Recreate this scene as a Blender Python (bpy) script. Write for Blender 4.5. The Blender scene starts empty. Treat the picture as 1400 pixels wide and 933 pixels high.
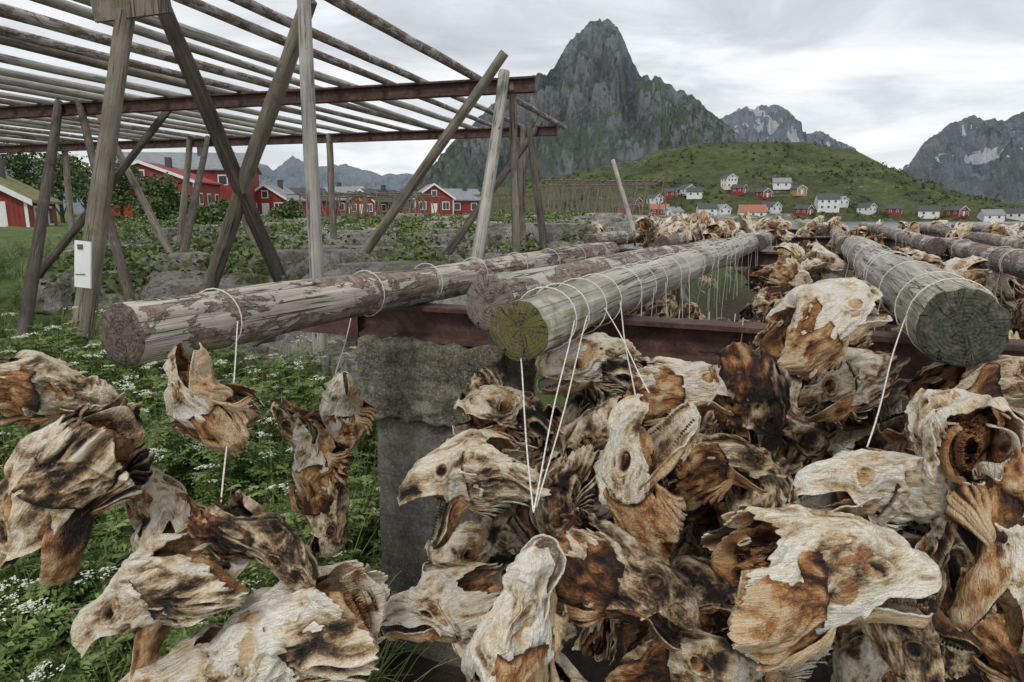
import bpy, math, random
from mathutils import Vector, Matrix, noise, Quaternion
SC=bpy.context.scene
CAMZ=1.65
def link(o,parent=None):
    SC.collection.objects.link(o)
    if parent: o.parent=parent
    return o
def empty(name):
    e=bpy.data.objects.new(name,None); e.empty_display_size=.1; return link(e)
def sm(a,b,x):
    t=(x-a)/(b-a); t=0 if t<0 else 1 if t>1 else t
    return t*t*(3-2*t)
def fr(v,f,o=4): return noise.fractal(v*f,1.0,2.0,o)
def tab(t,pts,smooth=True):
    if t<=pts[0][0]: return pts[0][1]
    for i in range(len(pts)-1):
        if t<=pts[i+1][0]:
            k=(t-pts[i][0])/(pts[i+1][0]-pts[i][0])
            if smooth: k=k*k*(3-2*k)
            return pts[i][1]*(1-k)+pts[i+1][1]*k
    return pts[-1][1]

# ------------------------------------------------------------------ node helper
class NT:
    def __init__(s,name,rough=.8):
        s.m=bpy.data.materials.new(name); s.m.use_nodes=True; s.t=s.m.node_tree; s.b=s.t.nodes["Principled BSDF"]
        s.b.inputs["Roughness"].default_value=rough
    def n(s,typ,**k):
        nd=s.t.nodes.new("ShaderNode"+typ)
        for a,v in k.items():
            if a.startswith("i_"):
                key=a[2:]; key=int(key) if key.isdigit() else key.replace("_"," ")
                nd.inputs[key].default_value=v
            else: setattr(nd,a,v)
        return nd
    def l(s,a,b): s.t.links.new(a,b)
    def math(s,op,a,b=None,clamp=False):
        nd=s.t.nodes.new("ShaderNodeMath"); nd.operation=op; nd.use_clamp=clamp
        for i,x in enumerate((a,b)):
            if x is None: continue
            if isinstance(x,(int,float)): nd.inputs[i].default_value=x
            else: s.l(x,nd.inputs[i])
        return nd.outputs[0]
    def ramp(s,x,st):
        nd=s.t.nodes.new("ShaderNodeValToRGB"); e=nd.color_ramp.elements
        while len(e)<len(st): e.new(.5)
        for i,(p_,c_) in enumerate(st):
            if isinstance(c_,(int,float)): c_=(c_,c_,c_)
            e[i].position=p_; e[i].color=(*c_,1)
        s.l(x,nd.inputs[0]); return nd.outputs[0]
    def noise(s,vec,sc,det=5,rough=.55,dist=0):
        nd=s.n("TexNoise",i_Scale=sc,i_Detail=det,i_Roughness=rough,i_Distortion=dist)
        if vec is not None: s.l(vec,nd.inputs["Vector"])
        return nd.outputs["Fac"]
    def mapping(s,vec,scale=(1,1,1),loc=(0,0,0)):
        nd=s.n("Mapping"); nd.inputs["Scale"].default_value=scale; nd.inputs["Location"].default_value=loc; s.l(vec,nd.inputs["Vector"]); return nd.outputs[0]
    def mix(s,f,a,b,bt="MIX"):
        nd=s.n("Mix",data_type="RGBA",blend_type=bt)
        for i,x in ((0,f),(6,a),(7,b)):
            if isinstance(x,(int,float)): nd.inputs[i].default_value=x
            elif isinstance(x,tuple): nd.inputs[i].default_value=(*x,1)
            else: s.l(x,nd.inputs[i])
        return nd.outputs[2]
    def bump(s,h,st,dist=.01):
        nd=s.n("Bump",i_Strength=st,i_Distance=dist); s.l(h,nd.inputs["Height"]); s.l(nd.outputs[0],s.b.inputs["Normal"])
    def obj(s): return s.n("TexCoord").outputs["Object"]
    def pos(s): return s.n("NewGeometry").outputs["Position"]
    def col(s,c):
        if isinstance(c,tuple): s.b.inputs["Base Color"].default_value=(*c,1)
        else: s.l(c,s.b.inputs["Base Color"])
        return s.m
    def rnd(s,v):
        oi=s.n("ObjectInfo"); vm=s.n("VectorMath",operation="MULTIPLY_ADD"); s.l(oi.outputs["Random"],vm.inputs[0]); vm.inputs[1].default_value=(37,17,29); s.l(v,vm.inputs[2]); return vm.outputs[0],oi
    def band(s,x,c,w):
        d=s.math("ABSOLUTE",s.math("SUBTRACT",x,c)); return s.math("SUBTRACT",1.0,s.math("DIVIDE",d,w),True)

# ------------------------------------------------------------------ materials
def fish_mat(name,inner=False):
    k=NT(name,.38)
    v,oi=k.rnd(k.obj())
    at=k.n("Attribute",attribute_name="zone"); sp=k.n("SeparateColor"); k.l(at.outputs["Color"],sp.inputs[0])
    n1=k.noise(v,2.6,4,.55,.8); n2=k.noise(k.mapping(v,(8,54,54)),1.0,4,.62,1.3); n3=k.noise(v,110,3,.6); n4=k.noise(v,12,5,.7,.7)
    oc=k.n("SeparateColor"); k.l(oi.outputs["Color"],oc.inputs[0])
    t=k.math("MULTIPLY",k.math("SUBTRACT",n1,.5),1.35)
    t=k.math("ADD",t,k.math("MULTIPLY",k.math("SUBTRACT",n4,.5),1.0))
    t=k.math("ADD",t,k.math("MULTIPLY",k.math("SUBTRACT",n2,.5),.6))
    t=k.math("ADD",t,k.math("MULTIPLY",k.math("SUBTRACT",n3,.5),.45))
    t=k.math("ADD",t,k.math("MULTIPLY",k.math("SUBTRACT",sp.outputs[0],.5),1.3))
    t=k.math("ADD",t,k.math("MULTIPLY",sp.outputs[2],.25))
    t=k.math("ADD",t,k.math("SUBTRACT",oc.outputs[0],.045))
    t=k.math("SUBTRACT",t,k.math("MULTIPLY",sp.outputs[1],.85))
    if inner:
        col=k.ramp(t,[(0,(.014,.007,.005)),(.3,(.085,.032,.012)),(.54,(.3,.125,.04)),(.76,(.5,.28,.12)),(1,(.66,.49,.3))])
    else:
        col=k.ramp(t,[(0,(.012,.009,.007)),(.13,(.045,.03,.018)),(.26,(.125,.08,.044)),(.38,(.275,.18,.1)),(.51,(.475,.355,.21)),(.65,(.66,.55,.39)),(.82,(.78,.71,.56)),(1,(.85,.8,.7))])
        n5=k.ramp(k.noise(v,4.5,4,.6,.5),[(.45,0),(.7,1)])
        col=k.mix(k.math("MULTIPLY",n5,.5),col,(1,.8,.54),"MULTIPLY")
        n6=k.ramp(k.noise(v,3.1,3,.6,.5),[(.5,0),(.68,1)])
        col=k.mix(k.math("MULTIPLY",n6,.5),col,(.84,.88,.95),"MULTIPLY")
    k.col(col)
    h=k.math("ADD",k.math("MULTIPLY",n2,.7),k.math("MULTIPLY",n3,.3)); h=k.math("ADD",h,k.math("MULTIPLY",n4,.5))
    k.bump(h,.85,.018)
    return k.m
M_FISH=fish_mat("dried_fish_skin"); M_FIN=fish_mat("dried_fish_inner",True)

def log_mat(name,lo,mid,hi,bark=0.0,moss=0.0,endmoss=0.0):
    k=NT(name,.85); v,oi=k.rnd(k.obj())
    a=k.noise(k.mapping(v,(18,18,1.5)),1,5,.6,.4); b=k.noise(k.mapping(v,(110,110,4)),1,3,.6,.3); c=k.noise(v,5,4,.6); d=k.noise(v,60,3,.6)
    t=k.math("ADD",k.math("MULTIPLY",a,.5),k.math("MULTIPLY",b,.35)); t=k.math("ADD",t,k.math("MULTIPLY",c,.35)); t=k.math("SUBTRACT",t,.1)
    col=k.ramp(t,[(.32,lo),(.5,mid),(.7,hi)])
    h=k.math("ADD",k.math("MULTIPLY",a,.6),k.math("MULTIPLY",b,.6))
    if bark:
        nb=k.noise(k.mapping(v,(11,11,4.5)),1,7,.72,.5)
        f=k.ramp(nb,[(.5-bark*.12,0),(.515-bark*.12,1)])
        bc=k.ramp(k.noise(v,40,4,.7),[(.35,(.12,.085,.062)),(.6,(.29,.22,.17)),(.8,(.45,.36,.3))])
        edge=k.band(nb,.5-bark*.12,.02)
        col=k.mix(f,bc,col); col=k.mix(k.math("MULTIPLY",edge,.7),col,(.05,.035,.03)); h=k.math("SUBTRACT",h,k.math("MULTIPLY",f,.7))
    if moss:
        f=k.ramp(k.noise(v,7,5,.7),[(.62-moss*.2,0),(.72-moss*.2,1)])
        col=k.mix(k.math("MULTIPLY",f,.7),col,(.12,.13,.045))
    if endmoss:
        sx=k.n("SeparateXYZ"); k.l(k.obj(),sx.inputs[0])
        g=k.math("SUBTRACT",1.0,k.math("MULTIPLY",sx.outputs[2],1.2),True)
        f=k.math("MULTIPLY",g,k.ramp(k.noise(v,14,6,.7),[(.42,0),(.58,1)]))
        col=k.mix(k.math("MULTIPLY",f,endmoss),col,(.15,.16,.05))
    cr=k.band(k.noise(k.mapping(v,(34,34,.9)),1,3,.5,.6),.5,.018)
    cr=k.math("MULTIPLY",cr,k.ramp(k.noise(v,3,2,.5),[(.4,0),(.52,1)]))
    col=k.mix(k.math("MULTIPLY",cr,.9),col,(.02,.016,.013))
    sp=k.ramp(d,[(.64,0),(.7,1)]); col=k.mix(k.math("MULTIPLY",sp,.6),col,(.1,.085,.07))
    h=k.math("SUBTRACT",h,k.math("MULTIPLY",cr,1.2))
    k.bump(h,.9,.008)
    return k.col(col)
def cap_mat(name,c1,c2,mossc,mossa):
    k=NT(name,.9); v=k.obj(); sx=k.n("SeparateXYZ"); k.l(v,sx.inputs[0])
    nz=k.noise(v,30,4,.6)
    r=k.math("SQRT",k.math("ADD",k.math("MULTIPLY",sx.outputs[0],sx.outputs[0]),k.math("MULTIPLY",sx.outputs[1],sx.outputs[1])))
    r2=k.math("ADD",r,k.math("MULTIPLY",nz,.02))
    rings=k.math("SINE",k.math("MULTIPLY",r2,780.))
    th=k.math("ARCTAN2",sx.outputs[1],sx.outputs[0])
    cb=k.n("CombineXYZ"); k.l(k.math("MULTIPLY",k.math("COSINE",th),3.),cb.inputs[0]); k.l(k.math("MULTIPLY",k.math("SINE",th),3.),cb.inputs[1]); k.l(k.math("MULTIPLY",r,9.),cb.inputs[2])
    cr=k.band(k.noise(cb.outputs[0],1.,2,.5),.5,.016)
    n6=k.noise(v,50,6,.75)
    t=k.math("ADD",n6,k.math("MULTIPLY",rings,.035))
    col=k.ramp(t,[(.38,c1),(.62,c2)])
    f=k.math("MULTIPLY",k.ramp(k.noise(v,38,6,.75),[(.42,0),(.54,1)]),mossa)
    col=k.mix(f,col,k.mix(n6,mossc,tuple(x*.25 for x in mossc)))
    col=k.mix(k.math("MULTIPLY",cr,.9),col,(.012,.01,.008))
    h=k.math("ADD",k.math("MULTIPLY",rings,.06),n6); h=k.math("SUBTRACT",h,cr)
    k.bump(h,.9,.01); return k.col(col)
M_LOGL=log_mat("weathered_log_barked",(.2,.165,.135),(.44,.385,.33),(.64,.59,.52),bark=.22)
M_LOG=log_mat("weathered_log_grey",(.16,.145,.12),(.38,.36,.31),(.62,.6,.54),endmoss=.8)
M_LOG2=log_mat("weathered_log_far",(.2,.175,.15),(.38,.35,.31),(.58,.545,.49),bark=.05)
M_POST=log_mat("post_wood_brown",(.085,.07,.054),(.2,.17,.135),(.34,.3,.24),moss=.3)
M_POSTG=log_mat("post_wood_grey",(.2,.185,.16),(.37,.35,.31),(.52,.5,.46))
M_POSTD=log_mat("post_wood_dark",(.03,.024,.019),(.085,.067,.052),(.18,.145,.115))
M_CAPB=cap_mat("log_end_brown",(.05,.038,.03),(.25,.195,.155),(.15,.09,.07),.35)
M_CAPM=cap_mat("log_end_mossy",(.03,.024,.014),(.17,.14,.08),(.17,.18,.03),.85)
M_CAPD=cap_mat("log_end_dark",(.012,.013,.01),(.15,.145,.11),(.06,.075,.035),.6)
M_CAPR=cap_mat("log_end_red",(.07,.042,.036),(.24,.16,.13),(.42,.4,.36),.6)
def rust():
    k=NT("rusty_steel",.8); v=k.pos()
    n=k.noise(v,14,7,.7,.4); n2=k.noise(v,90,4,.7)
    col=k.ramp(k.math("ADD",k.math("MULTIPLY",n,.8),k.math("MULTIPLY",n2,.25)),[(.35,(.026,.016,.014)),(.5,(.066,.033,.027)),(.62,(.115,.058,.042)),(.78,(.25,.165,.13))])
    k.bump(n2,.7,.006); return k.col(col)
M_RUST=rust()
def conc(name,lo,mid,hi,moss,sc=1):
    k=NT(name,.95); v=k.pos()
    n=k.noise(v,22*sc,8,.8,.2); vo=k.n("TexVoronoi",i_Scale=75.*sc); k.l(v,vo.inputs["Vector"]); n3=k.noise(v,120*sc,4,.75); n0=k.noise(v,4*sc,4,.6)
    t=k.math("ADD",k.math("MULTIPLY",n,.5),k.math("MULTIPLY",n3,.35)); t=k.math("ADD",t,k.math("MULTIPLY",n0,.2)); t=k.math("SUBTRACT",t,.02)
    col=k.ramp(t,[(.4,lo),(.5,mid),(.6,hi)])
    f=k.ramp(k.noise(v,9*sc,7,.78),[(.5,0),(.6,1)]); col=k.mix(k.math("MULTIPLY",f,moss),col,(.19,.175,.06))
    li=k.ramp(vo.outputs["Distance"],[(.16,1),(.24,0)]); col=k.mix(k.math("MULTIPLY",li,.6 if moss>.3 else .2),col,(.58,.57,.5))
    k.bump(k.math("ADD",n,k.math("MULTIPLY",n3,.8)),1.,.03 if moss>.3 else .01); return k.col(col)
M_BLOCK=conc("mossy_concrete",(.045,.041,.032),(.26,.24,.19),(.6,.57,.48),.5)
M_PILL=conc("smooth_concrete",(.07,.063,.054),(.135,.125,.11),(.24,.23,.205),.2,.6)
ROCKR=[(.36,(.07,.062,.055)),(.46,(.23,.212,.19)),(.57,(.4,.38,.345)),(.72,(.56,.54,.5))]
def rock_mat():
    k=NT("granite",.95); v=k.pos()
    n=k.noise(v,2.2,8,.75,.3); n2=k.noise(v,19,5,.78)
    col=k.ramp(k.math("ADD",k.math("MULTIPLY",n,.6),k.math("MULTIPLY",n2,.4)),ROCKR)
    cr=k.band(k.noise(v,2.3,4,.6,.6),.5,.014); col=k.mix(k.math("MULTIPLY",cr,.85),col,(.03,.03,.025))
    ms=k.ramp(k.noise(v,1.3,6,.7),[(.55,0),(.63,1)]); col=k.mix(k.math("MULTIPLY",ms,.6),col,(.11,.12,.045))
    k.bump(k.math("ADD",n,k.math("MULTIPLY",n2,.6)),1.,.1); return k.col(col)
M_ROCK=rock_mat()
def ground_mat():
    k=NT("ground_grass_rock",.95); v=k.pos()
    at=k.n("Attribute",attribute_name="rock"); ad=k.n("Attribute",attribute_name="dark_ground")
    n=k.noise(v,1.1,8,.7,.3); n2=k.noise(v,11,5,.75); n0=k.noise(v,.25,5,.6)
    rk=k.ramp(k.math("ADD",k.math("MULTIPLY",n,.6),k.math("MULTIPLY",n2,.4)),ROCKR)
    gr=k.ramp(k.math("ADD",k.math("MULTIPLY",n0,.5),k.math("MULTIPLY",n2,.5)),[(.3,(.025,.045,.01)),(.46,(.07,.11,.022)),(.58,(.12,.17,.04)),(.72,(.22,.22,.08))])
    f=k.math("ADD",at.outputs["Fac"],k.math("MULTIPLY",k.math("SUBTRACT",n,.5),2.2)); f=k.ramp(f,[(.46,0),(.54,1)])
    k.bump(k.math("ADD",n,k.math("MULTIPLY",n2,.6)),1.,.12)
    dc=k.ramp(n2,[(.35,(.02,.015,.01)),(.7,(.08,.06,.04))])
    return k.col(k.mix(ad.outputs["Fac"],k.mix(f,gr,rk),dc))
M_GROUND=ground_mat()
def plain(name,c,rough=.7,var=.25,sc=6):
    k=NT(name,rough); n=k.noise(k.pos(),sc,5,.65)
    a=tuple(x*(1-var) for x in c); b=tuple(min(1,x*(1+var)) for x in c)
    return k.col(k.ramp(n,[(.35,a),(.65,b)]))
def boards(name,c):
    k=NT(name,.75); v=k.obj(); sx=k.n("SeparateXYZ"); k.l(v,sx.inputs[0])
    s_=k.math("SINE",k.math("MULTIPLY",k.math("ADD",sx.outputs[0],sx.outputs[1]),28.)); n=k.noise(v,1.5,5,.6)
    t=k.math("ADD",k.math("MULTIPLY",s_,.1),n)
    return k.col(k.ramp(t,[(.3,tuple(x*.65 for x in c)),(.7,tuple(min(1,x*1.2) for x in c))]))
M_RED=boards("red_boards",(.26,.038,.03)); M_WHITEB=boards("white_boards",(.72,.72,.7)); M_OCH=boards("ochre_boards",(.45,.3,.12))
M_WHITE=plain("white_paint",(.76,.76,.74),.6,.08); M_GLASS=plain("window_glass",(.05,.06,.07),.15,.2)
M_SLATE=plain("grey_roof",(.22,.235,.255),.8,.2,2.); M_DROOF=plain("dark_roof",(.07,.07,.075),.8,.2,2.); M_OROOF=plain("orange_roof",(.33,.13,.08),.8,.2,2.)
M_TURF=plain("turf_roof",(.16,.16,.055),.95,.5,3.)
M_TWINE=plain("white_twine",(.62,.59,.52),.9,.3,260.); M_WIRE=plain("wire",(.1,.09,.085),.5,.2,60)
M_STEM=plain("plant_stem",(.13,.18,.05),.8,.3,9)
def leafm(name,lo,hi):
    k=NT(name,.6); n=k.noise(k.pos(),5,3,.6); g=k.n("NewGeometry")
    t=k.math("ADD",k.math("MULTIPLY",n,.5),k.math("MULTIPLY",g.outputs["Random Per Island"],.5))
    return k.col(k.ramp(t,[(.25,lo),(.75,hi)]))
M_LEAF=leafm("herb_leaf",(.05,.095,.02),(.2,.27,.065)); M_GRASS=leafm("grass_blade",(.08,.125,.025),(.3,.34,.11)); M_TREE=leafm("tree_leaf",(.03,.055,.014),(.12,.17,.042))
M_SCRUB=leafm("scrub_leaf",(.025,.042,.012),(.1,.13,.034)); M_BUSH=leafm("bush_leaf",(.045,.075,.018),(.17,.21,.055))
M_PETAL=plain("white_petal",(.66,.68,.56),.7,.15,30); M_YEL=plain("yellow_petal",(.75,.55,.03),.7,.1,30); M_PINK=plain("pink_petal",(.45,.15,.3),.7,.1,30)
def water():
    k=NT("sea_water",.2); v=k.pos(); n=k.noise(k.mapping(v,(.25,.8,1)),1,5,.6); k.bump(n,.3,.5)
    return k.col((.15,.175,.19))
def mount_mat(name,rlo,rmid,rhi,green,gamt,haze,hz,snow=0,sc=1):
    k=NT(name,1.); v=k.pos(); g=k.n("NewGeometry"); sx=k.n("SeparateXYZ"); k.l(g.outputs["Normal"],sx.inputs[0])
    n=k.noise(k.mapping(v,(.016*sc,.012*sc,.004*sc)),1,8,.75,.8); n2=k.noise(v,.06*sc,6,.78); n3=k.noise(v,.008*sc,5,.6)
    at=k.n("Attribute",attribute_name="cav"); sz=k.n("SeparateXYZ"); k.l(v,sz.inputs[0])
    t=k.math("ADD",k.math("MULTIPLY",n,.5),k.math("MULTIPLY",n2,.4)); t=k.math("ADD",t,k.math("MULTIPLY",at.outputs["Fac"],.26)); t=k.math("SUBTRACT",t,.09)
    col=k.ramp(t,[(.4,rlo),(.5,rmid),(.61,rhi)])
    f=k.math("ADD",k.math("MULTIPLY",sx.outputs[2],.8),k.math("MULTIPLY",k.math("SUBTRACT",n3,.5),1.5)); f=k.math("ADD",f,k.math("MULTIPLY",k.math("SUBTRACT",n2,.5),.9))
    f=k.math("SUBTRACT",f,k.math("MULTIPLY",sz.outputs[2],.0007*sc))
    f=k.ramp(f,[(.48-gamt,0),(.58-gamt,1)])
    gc=k.ramp(n2,[(.38,tuple(x*.55 for x in green)),(.62,tuple(x*1.5 for x in green))])
    col=k.mix(k.math("MULTIPLY",f,.9),col,gc)
    if snow:
        fs=k.ramp(k.noise(k.mapping(v,(.0055*sc,.0055*sc,.008*sc)),1,4,.5,.6),[(.55,0),(.56,1)]); fs=k.math("MULTIPLY",fs,k.math("GREATER_THAN",sz.outputs[2],190.)); col=k.mix(k.math("MULTIPLY",fs,k.math("LESS_THAN",at.outputs["Fac"],.78)),col,(.95,.97,1.0))
    k.bump(k.math("ADD",n,n2),1.,30/sc)
    return k.col(k.mix(haze,col,hz))  # distance haze is painted: a pale blue blended into the base colour

# ------------------------------------------------------------------ mesh helpers
def mesh_obj(name,V,F,mats,mi=None,smooth=False,parent=None):
    me=bpy.data.meshes.new(name); me.from_pydata([tuple(v) for v in V],[],F)
    for m in mats: me.materials.append(m)
    if mi:
        me.polygons.foreach_set("material_index",mi)
    if smooth: me.polygons.foreach_set("use_smooth",[True]*len(me.polygons))
    me.update()
    return link(bpy.data.objects.new(name,me),parent)
def boxdata(V,F,M,c,sz,mat=0,rot=None):
    b=len(V)
    for dx in (-.5,.5):
        for dy in (-.5,.5):
            for dz in (-.5,.5):
                q=Vector((dx*sz[0],dy*sz[1],dz*sz[2]))
                if rot: q=rot@q
                V.append(q+Vector(c))
    for f in ((0,1,3,2),(4,6,7,5),(0,4,5,1),(2,3,7,6),(0,2,6,4),(1,5,7,3)):
        F.append(tuple(b+i for i in f)); M.append(mat)
def log(name,p0,p1,r0,r1,mat,cap,parent,seg=20,rings=10,rough=.05,bend=.0,seed=None):
    p0=Vector(p0);p1=Vector(p1); d=p1-p0; L=d.length; sd=(seed if seed is not None else int(abs(p0.x*131+p0.y*71))%97)*3.1
    V=[];F=[];M=[]
    for i in range(rings+1):
        z=L*i/rings; r=r0+(r1-r0)*i/rings
        bx=bend*math.sin(i/rings*3.1)+.25*r*noise.noise(Vector((z*.9,sd,0))); by=.25*r*noise.noise(Vector((z*.9,sd,9)))
        for j in range(seg):
            t=2*math.pi*j/seg; cx,cy=math.cos(t),math.sin(t)
            k=1+rough*fr(Vector((cx*1.3,cy*1.3,z*2+sd)),1.,3)+rough*.6*noise.noise(Vector((cx*5,cy*5,z*1.2+sd)))
            V.append(Vector((r*k*cx+bx,r*k*cy+by,z)))
    for i in range(rings):
        for j in range(seg):
            a=i*seg+j;b=i*seg+(j+1)%seg; F.append((a,b,b+seg,a+seg)); M.append(0)
    for e,zz in ((0,-1),(rings,1)):
        ring=[e*seg+j for j in range(seg)]
        cen=sum((V[x] for x in ring),Vector())/seg
        prev=ring
        for kk,s_ in enumerate((.96,.6,.25)):
            b=len(V)
            for x in ring:
                q=cen+(V[x]-cen)*s_; q.z+=zz*(.004+.003*noise.noise(q*40)) ; V.append(q)
            cur=list(range(b,b+seg))
            for j in range(seg):
                f=(prev[j],prev[(j+1)%seg],cur[(j+1)%seg],cur[j]); F.append(f if zz>0 else f[::-1]); M.append(1)
            prev=cur
        b=len(V); V.append(cen+Vector((0,0,zz*.004)))
        for j in range(seg):
            f=(prev[j],prev[(j+1)%seg],b); F.append(f if zz>0 else f[::-1]); M.append(1)
    o=mesh_obj(name,V,F,[mat,cap],M,True,parent)
    o.location=p0; o.rotation_mode='QUATERNION'; o.rotation_quaternion=d.to_track_quat('Z','Y')
    return o
def ibeam(name,p0,p1,h,w,mat,parent,t=.014):
    p0=Vector(p0);p1=Vector(p1);d=(p1-p0);L=d.length;d.normalize();n=Vector((-d.y,d.x,0))
    prof=[(-w/2,0),(w/2,0),(w/2,-t),(t/2,-t*1.6),(t/2,-h+t*1.6),(w/2,-h+t),(w/2,-h),(-w/2,-h),(-w/2,-h+t),(-t/2,-h+t*1.6),(-t/2,-t*1.6),(-w/2,-t)]
    V=[];F=[];N=24
    for i in range(N+1):
        c=p0+d*(L*i/N)
        for a,b in prof: V.append(c+n*(a+.002*noise.noise(Vector((i*.7,a*9,b*9))))+Vector((0,0,b)))
    m=len(prof)
    for i in range(N):
        for j in range(m):
            a=i*m+j;b=i*m+(j+1)%m; F.append((a,a+m,b+m,b))
    F.append(tuple(range(m))); F.append(tuple(N*m+j for j in range(m))[::-1])
    return mesh_obj(name,V,F,[mat],None,False,parent)
def tubes(name,paths,r,mat,parent=None,res=2):
    cu=bpy.data.curves.new(name,'CURVE'); cu.dimensions='3D'; cu.bevel_depth=r; cu.bevel_resolution=res
    for p in paths:
        s=cu.splines.new('POLY'); s.points.add(len(p)-1)
        for i,q in enumerate(p): s.points[i].co=(*q,1)
    cu.materials.append(mat); return link(bpy.data.objects.new(name,cu),parent)

# ------------------------------------------------------------------ cod heads
def head_mesh(name,seed,opening,squash,flare,mats,res=1.0):
    R=random.Random(seed); off=Vector((R.uniform(-50,50),R.uniform(-50,50),R.uniform(-50,50)))
    V=[];F=[];M=[];C=[]
    def grid(nu,nv,fn,mat):
        nu=max(4,int(nu*res));nv=max(4,int(nv*res)); b=len(V)
        for i in range(nu+1):
            for j in range(nv+1):
                q,col=fn(i/nu,j/nv); V.append(q);C.append(col)
        for i in range(nu):
            for j in range(nv):
                k=b+i*(nv+1)+j; F.append((k,k+1,k+nv+2,k+nv+1));M.append(mat)
    wt=[(0,.055),(.07,.115),(.25,.155),(.5,.2),(.75,.235),(1,.22)]
    tt=[(0,.035),(.07,.085),(.3,.15),(.55,.2),(.85,.215),(1,.18)]
    bt=[(0,.03),(.1,.07),(.4,.17),(.7,.23),(1,.2)]
    def crin(pp):
        w_=pp+Vector((fr(pp,2.2,2),fr(pp+Vector((5,5,5)),2.2,2),0))*.22
        r1=1-abs(fr(Vector((w_.x*2.1,w_.y*4.3,w_.z*4.3)),1.0,3))*2.4
        r2=1-abs(fr(Vector((w_.x*9,w_.y*17,w_.z*17)),1.0,3))*2
        return max(-1.,r1),max(-1.,r2)
    def shell(u,v):
        TH=math.radians(tab(u,[(0,92),(.25,98),(.46,132),(1,122)]))
        th=(v-.5)*2*TH
        ad=abs(math.degrees(th))
        L=.84-.2*math.exp(-(ad/26)**2)+.07*noise.noise(Vector((th*3,seed,0)))+.04*noise.noise(Vector((th*11,seed,3)))
        x=.46-u*L
        w=tab(u,wt)*squash; c=math.cos(th); s=math.sin(th)
        h=tab(u,tt) if c>0 else tab(u,bt)
        sq=abs(s)**.8*(1 if s>0 else -1)
        q=Vector((x,w*sq,h*c))
        n=Vector((.15,s,c*w/h if h>0 else c)).normalized()
        dx=x-.155; dth=(ad-61)/57.3*w
        r=math.hypot(dx,dth*1.25)*(1+.2*noise.noise(q*14+off))
        d=.013*math.exp(-((r-.056)/.012)**2)+.008*math.exp(-((r-.085)/.011)**2)-.036*math.exp(-(r/.038)**4)+.012*math.exp(-(r/.016)**2)
        eye=math.exp(-(r/.038)**4)*(1-.2*math.exp(-(r/.014)**2))+.2*math.exp(-((r-.07)/.006)**2)
        er=math.exp(-((r-.057)/.012)**2)
        d+=.018*math.exp(-((u-.62+.1*math.cos(th))/.028)**2)*(1 if ad>30 else .2)
        d+=.016*math.exp(-((ad-30)/7)**2)*min(1,u*3)
        lip=math.exp(-((1-abs(v-.5)*2)/.06)**2)*(1 if u<.4 else .2)
        d+=.022*lip
        r1,r2=crin(Vector((x,q.y,q.z))+off)
        ek=1-.75*math.exp(-(r/.09)**2)
        d+=(.026*r1+.007*r2-.014)*ek
        k=min(1,u*8)
        q+=n*d*(.3+.7*k)
        return q,(max(0,min(1,.5+(.3*r1+.2*r2)*ek)),min(1,eye),max(0,er*.4+lip*.5),1)
    grid(110,150,shell,0)
    for sd in (1,-1):
        def oper(a,b,sd=sd):
            th=math.radians(30+108*b)
            ln=.44*(math.sin(math.pi*(.06+.88*b))**.5)+.06*noise.noise(Vector((b*7,seed,sd)))+.04*noise.noise(Vector((b*22,seed,sd)))
            x=-.03-a*ln
            w=(.21+flare*a*(.6+.4*b))*squash+.018
            h=.205+.02*a
            q=Vector((x,sd*w*math.sin(th)*(1-.2*a*a),h*math.cos(th)-.03*a))
            pp=Vector((x,b*.8*sd,sd))+off
            rg=math.sin(b*34+a*2+5*noise.noise(pp*2))*.5+.5
            r1,r2=crin(Vector((x,q.y,q.z))+off+Vector((3,3,3)))
            curl=.05*noise.noise(Vector((b*4,seed,sd*3)))*a*a
            d=.008*rg*a+.026*r1+.008*r2-.01+curl
            n=Vector((0,sd*math.sin(th),math.cos(th)))
            return q+n*d,(max(0,min(1,.3+.3*rg*a+.3*r1+.2*r2)),.6*math.exp(-(a/.035)**2),.2*a+.4*math.exp(-((1-a)/.05)**2),1)
        grid(54,84,oper,0)
        def fan(a,b,sd=sd):
            ang=math.radians(-18-48*b+12*noise.noise(Vector((seed,b*3,sd))))
            ln=.36*(1-.2*b)+.1*noise.noise(Vector((b*10,seed,5)))
            bow=math.sin(a*2.4)*.07
            x=.03-a*ln*math.cos(ang)
            z=-.14+a*ln*math.sin(ang)*.75
            y=sd*((.12+bow+flare*.4*a)*squash*(1-.85*b*a)+.008)
            nn0=noise.noise(Vector((b*6,seed,a*1.5)))
            rg=math.sin((b+.06*nn0)*2*math.pi*7)
            nn=fr(Vector((x,y,z))+off,5,3)
            q=Vector((x,y,z))+Vector((0,sd*.011*rg*min(1,a*3),0))+Vector((0,sd,.5))*nn*.07
            return q,(max(0,min(1,.5+.42*rg+nn*.5)),0,.35,1)
        grid(34,70,fan,0)
        def collar(a,b,sd=sd):
            t=a*math.pi*.85+.3
            cx=-.3-.08*math.sin(t)+.03*noise.noise(Vector((a*4,seed,sd))); y=sd*.2*math.sin(t)*squash*1.02; z=.16*math.cos(t)-.04
            r=.011+.016*math.sin(a*math.pi)**2
            ph=b*2*math.pi
            return Vector((cx+r*2.4*math.cos(ph),y+sd*r*.5*math.sin(ph)*math.sin(t),z+r*.5*math.sin(ph)*math.cos(t))),(.6,0,.3,1)
        grid(34,8,collar,0)
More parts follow.
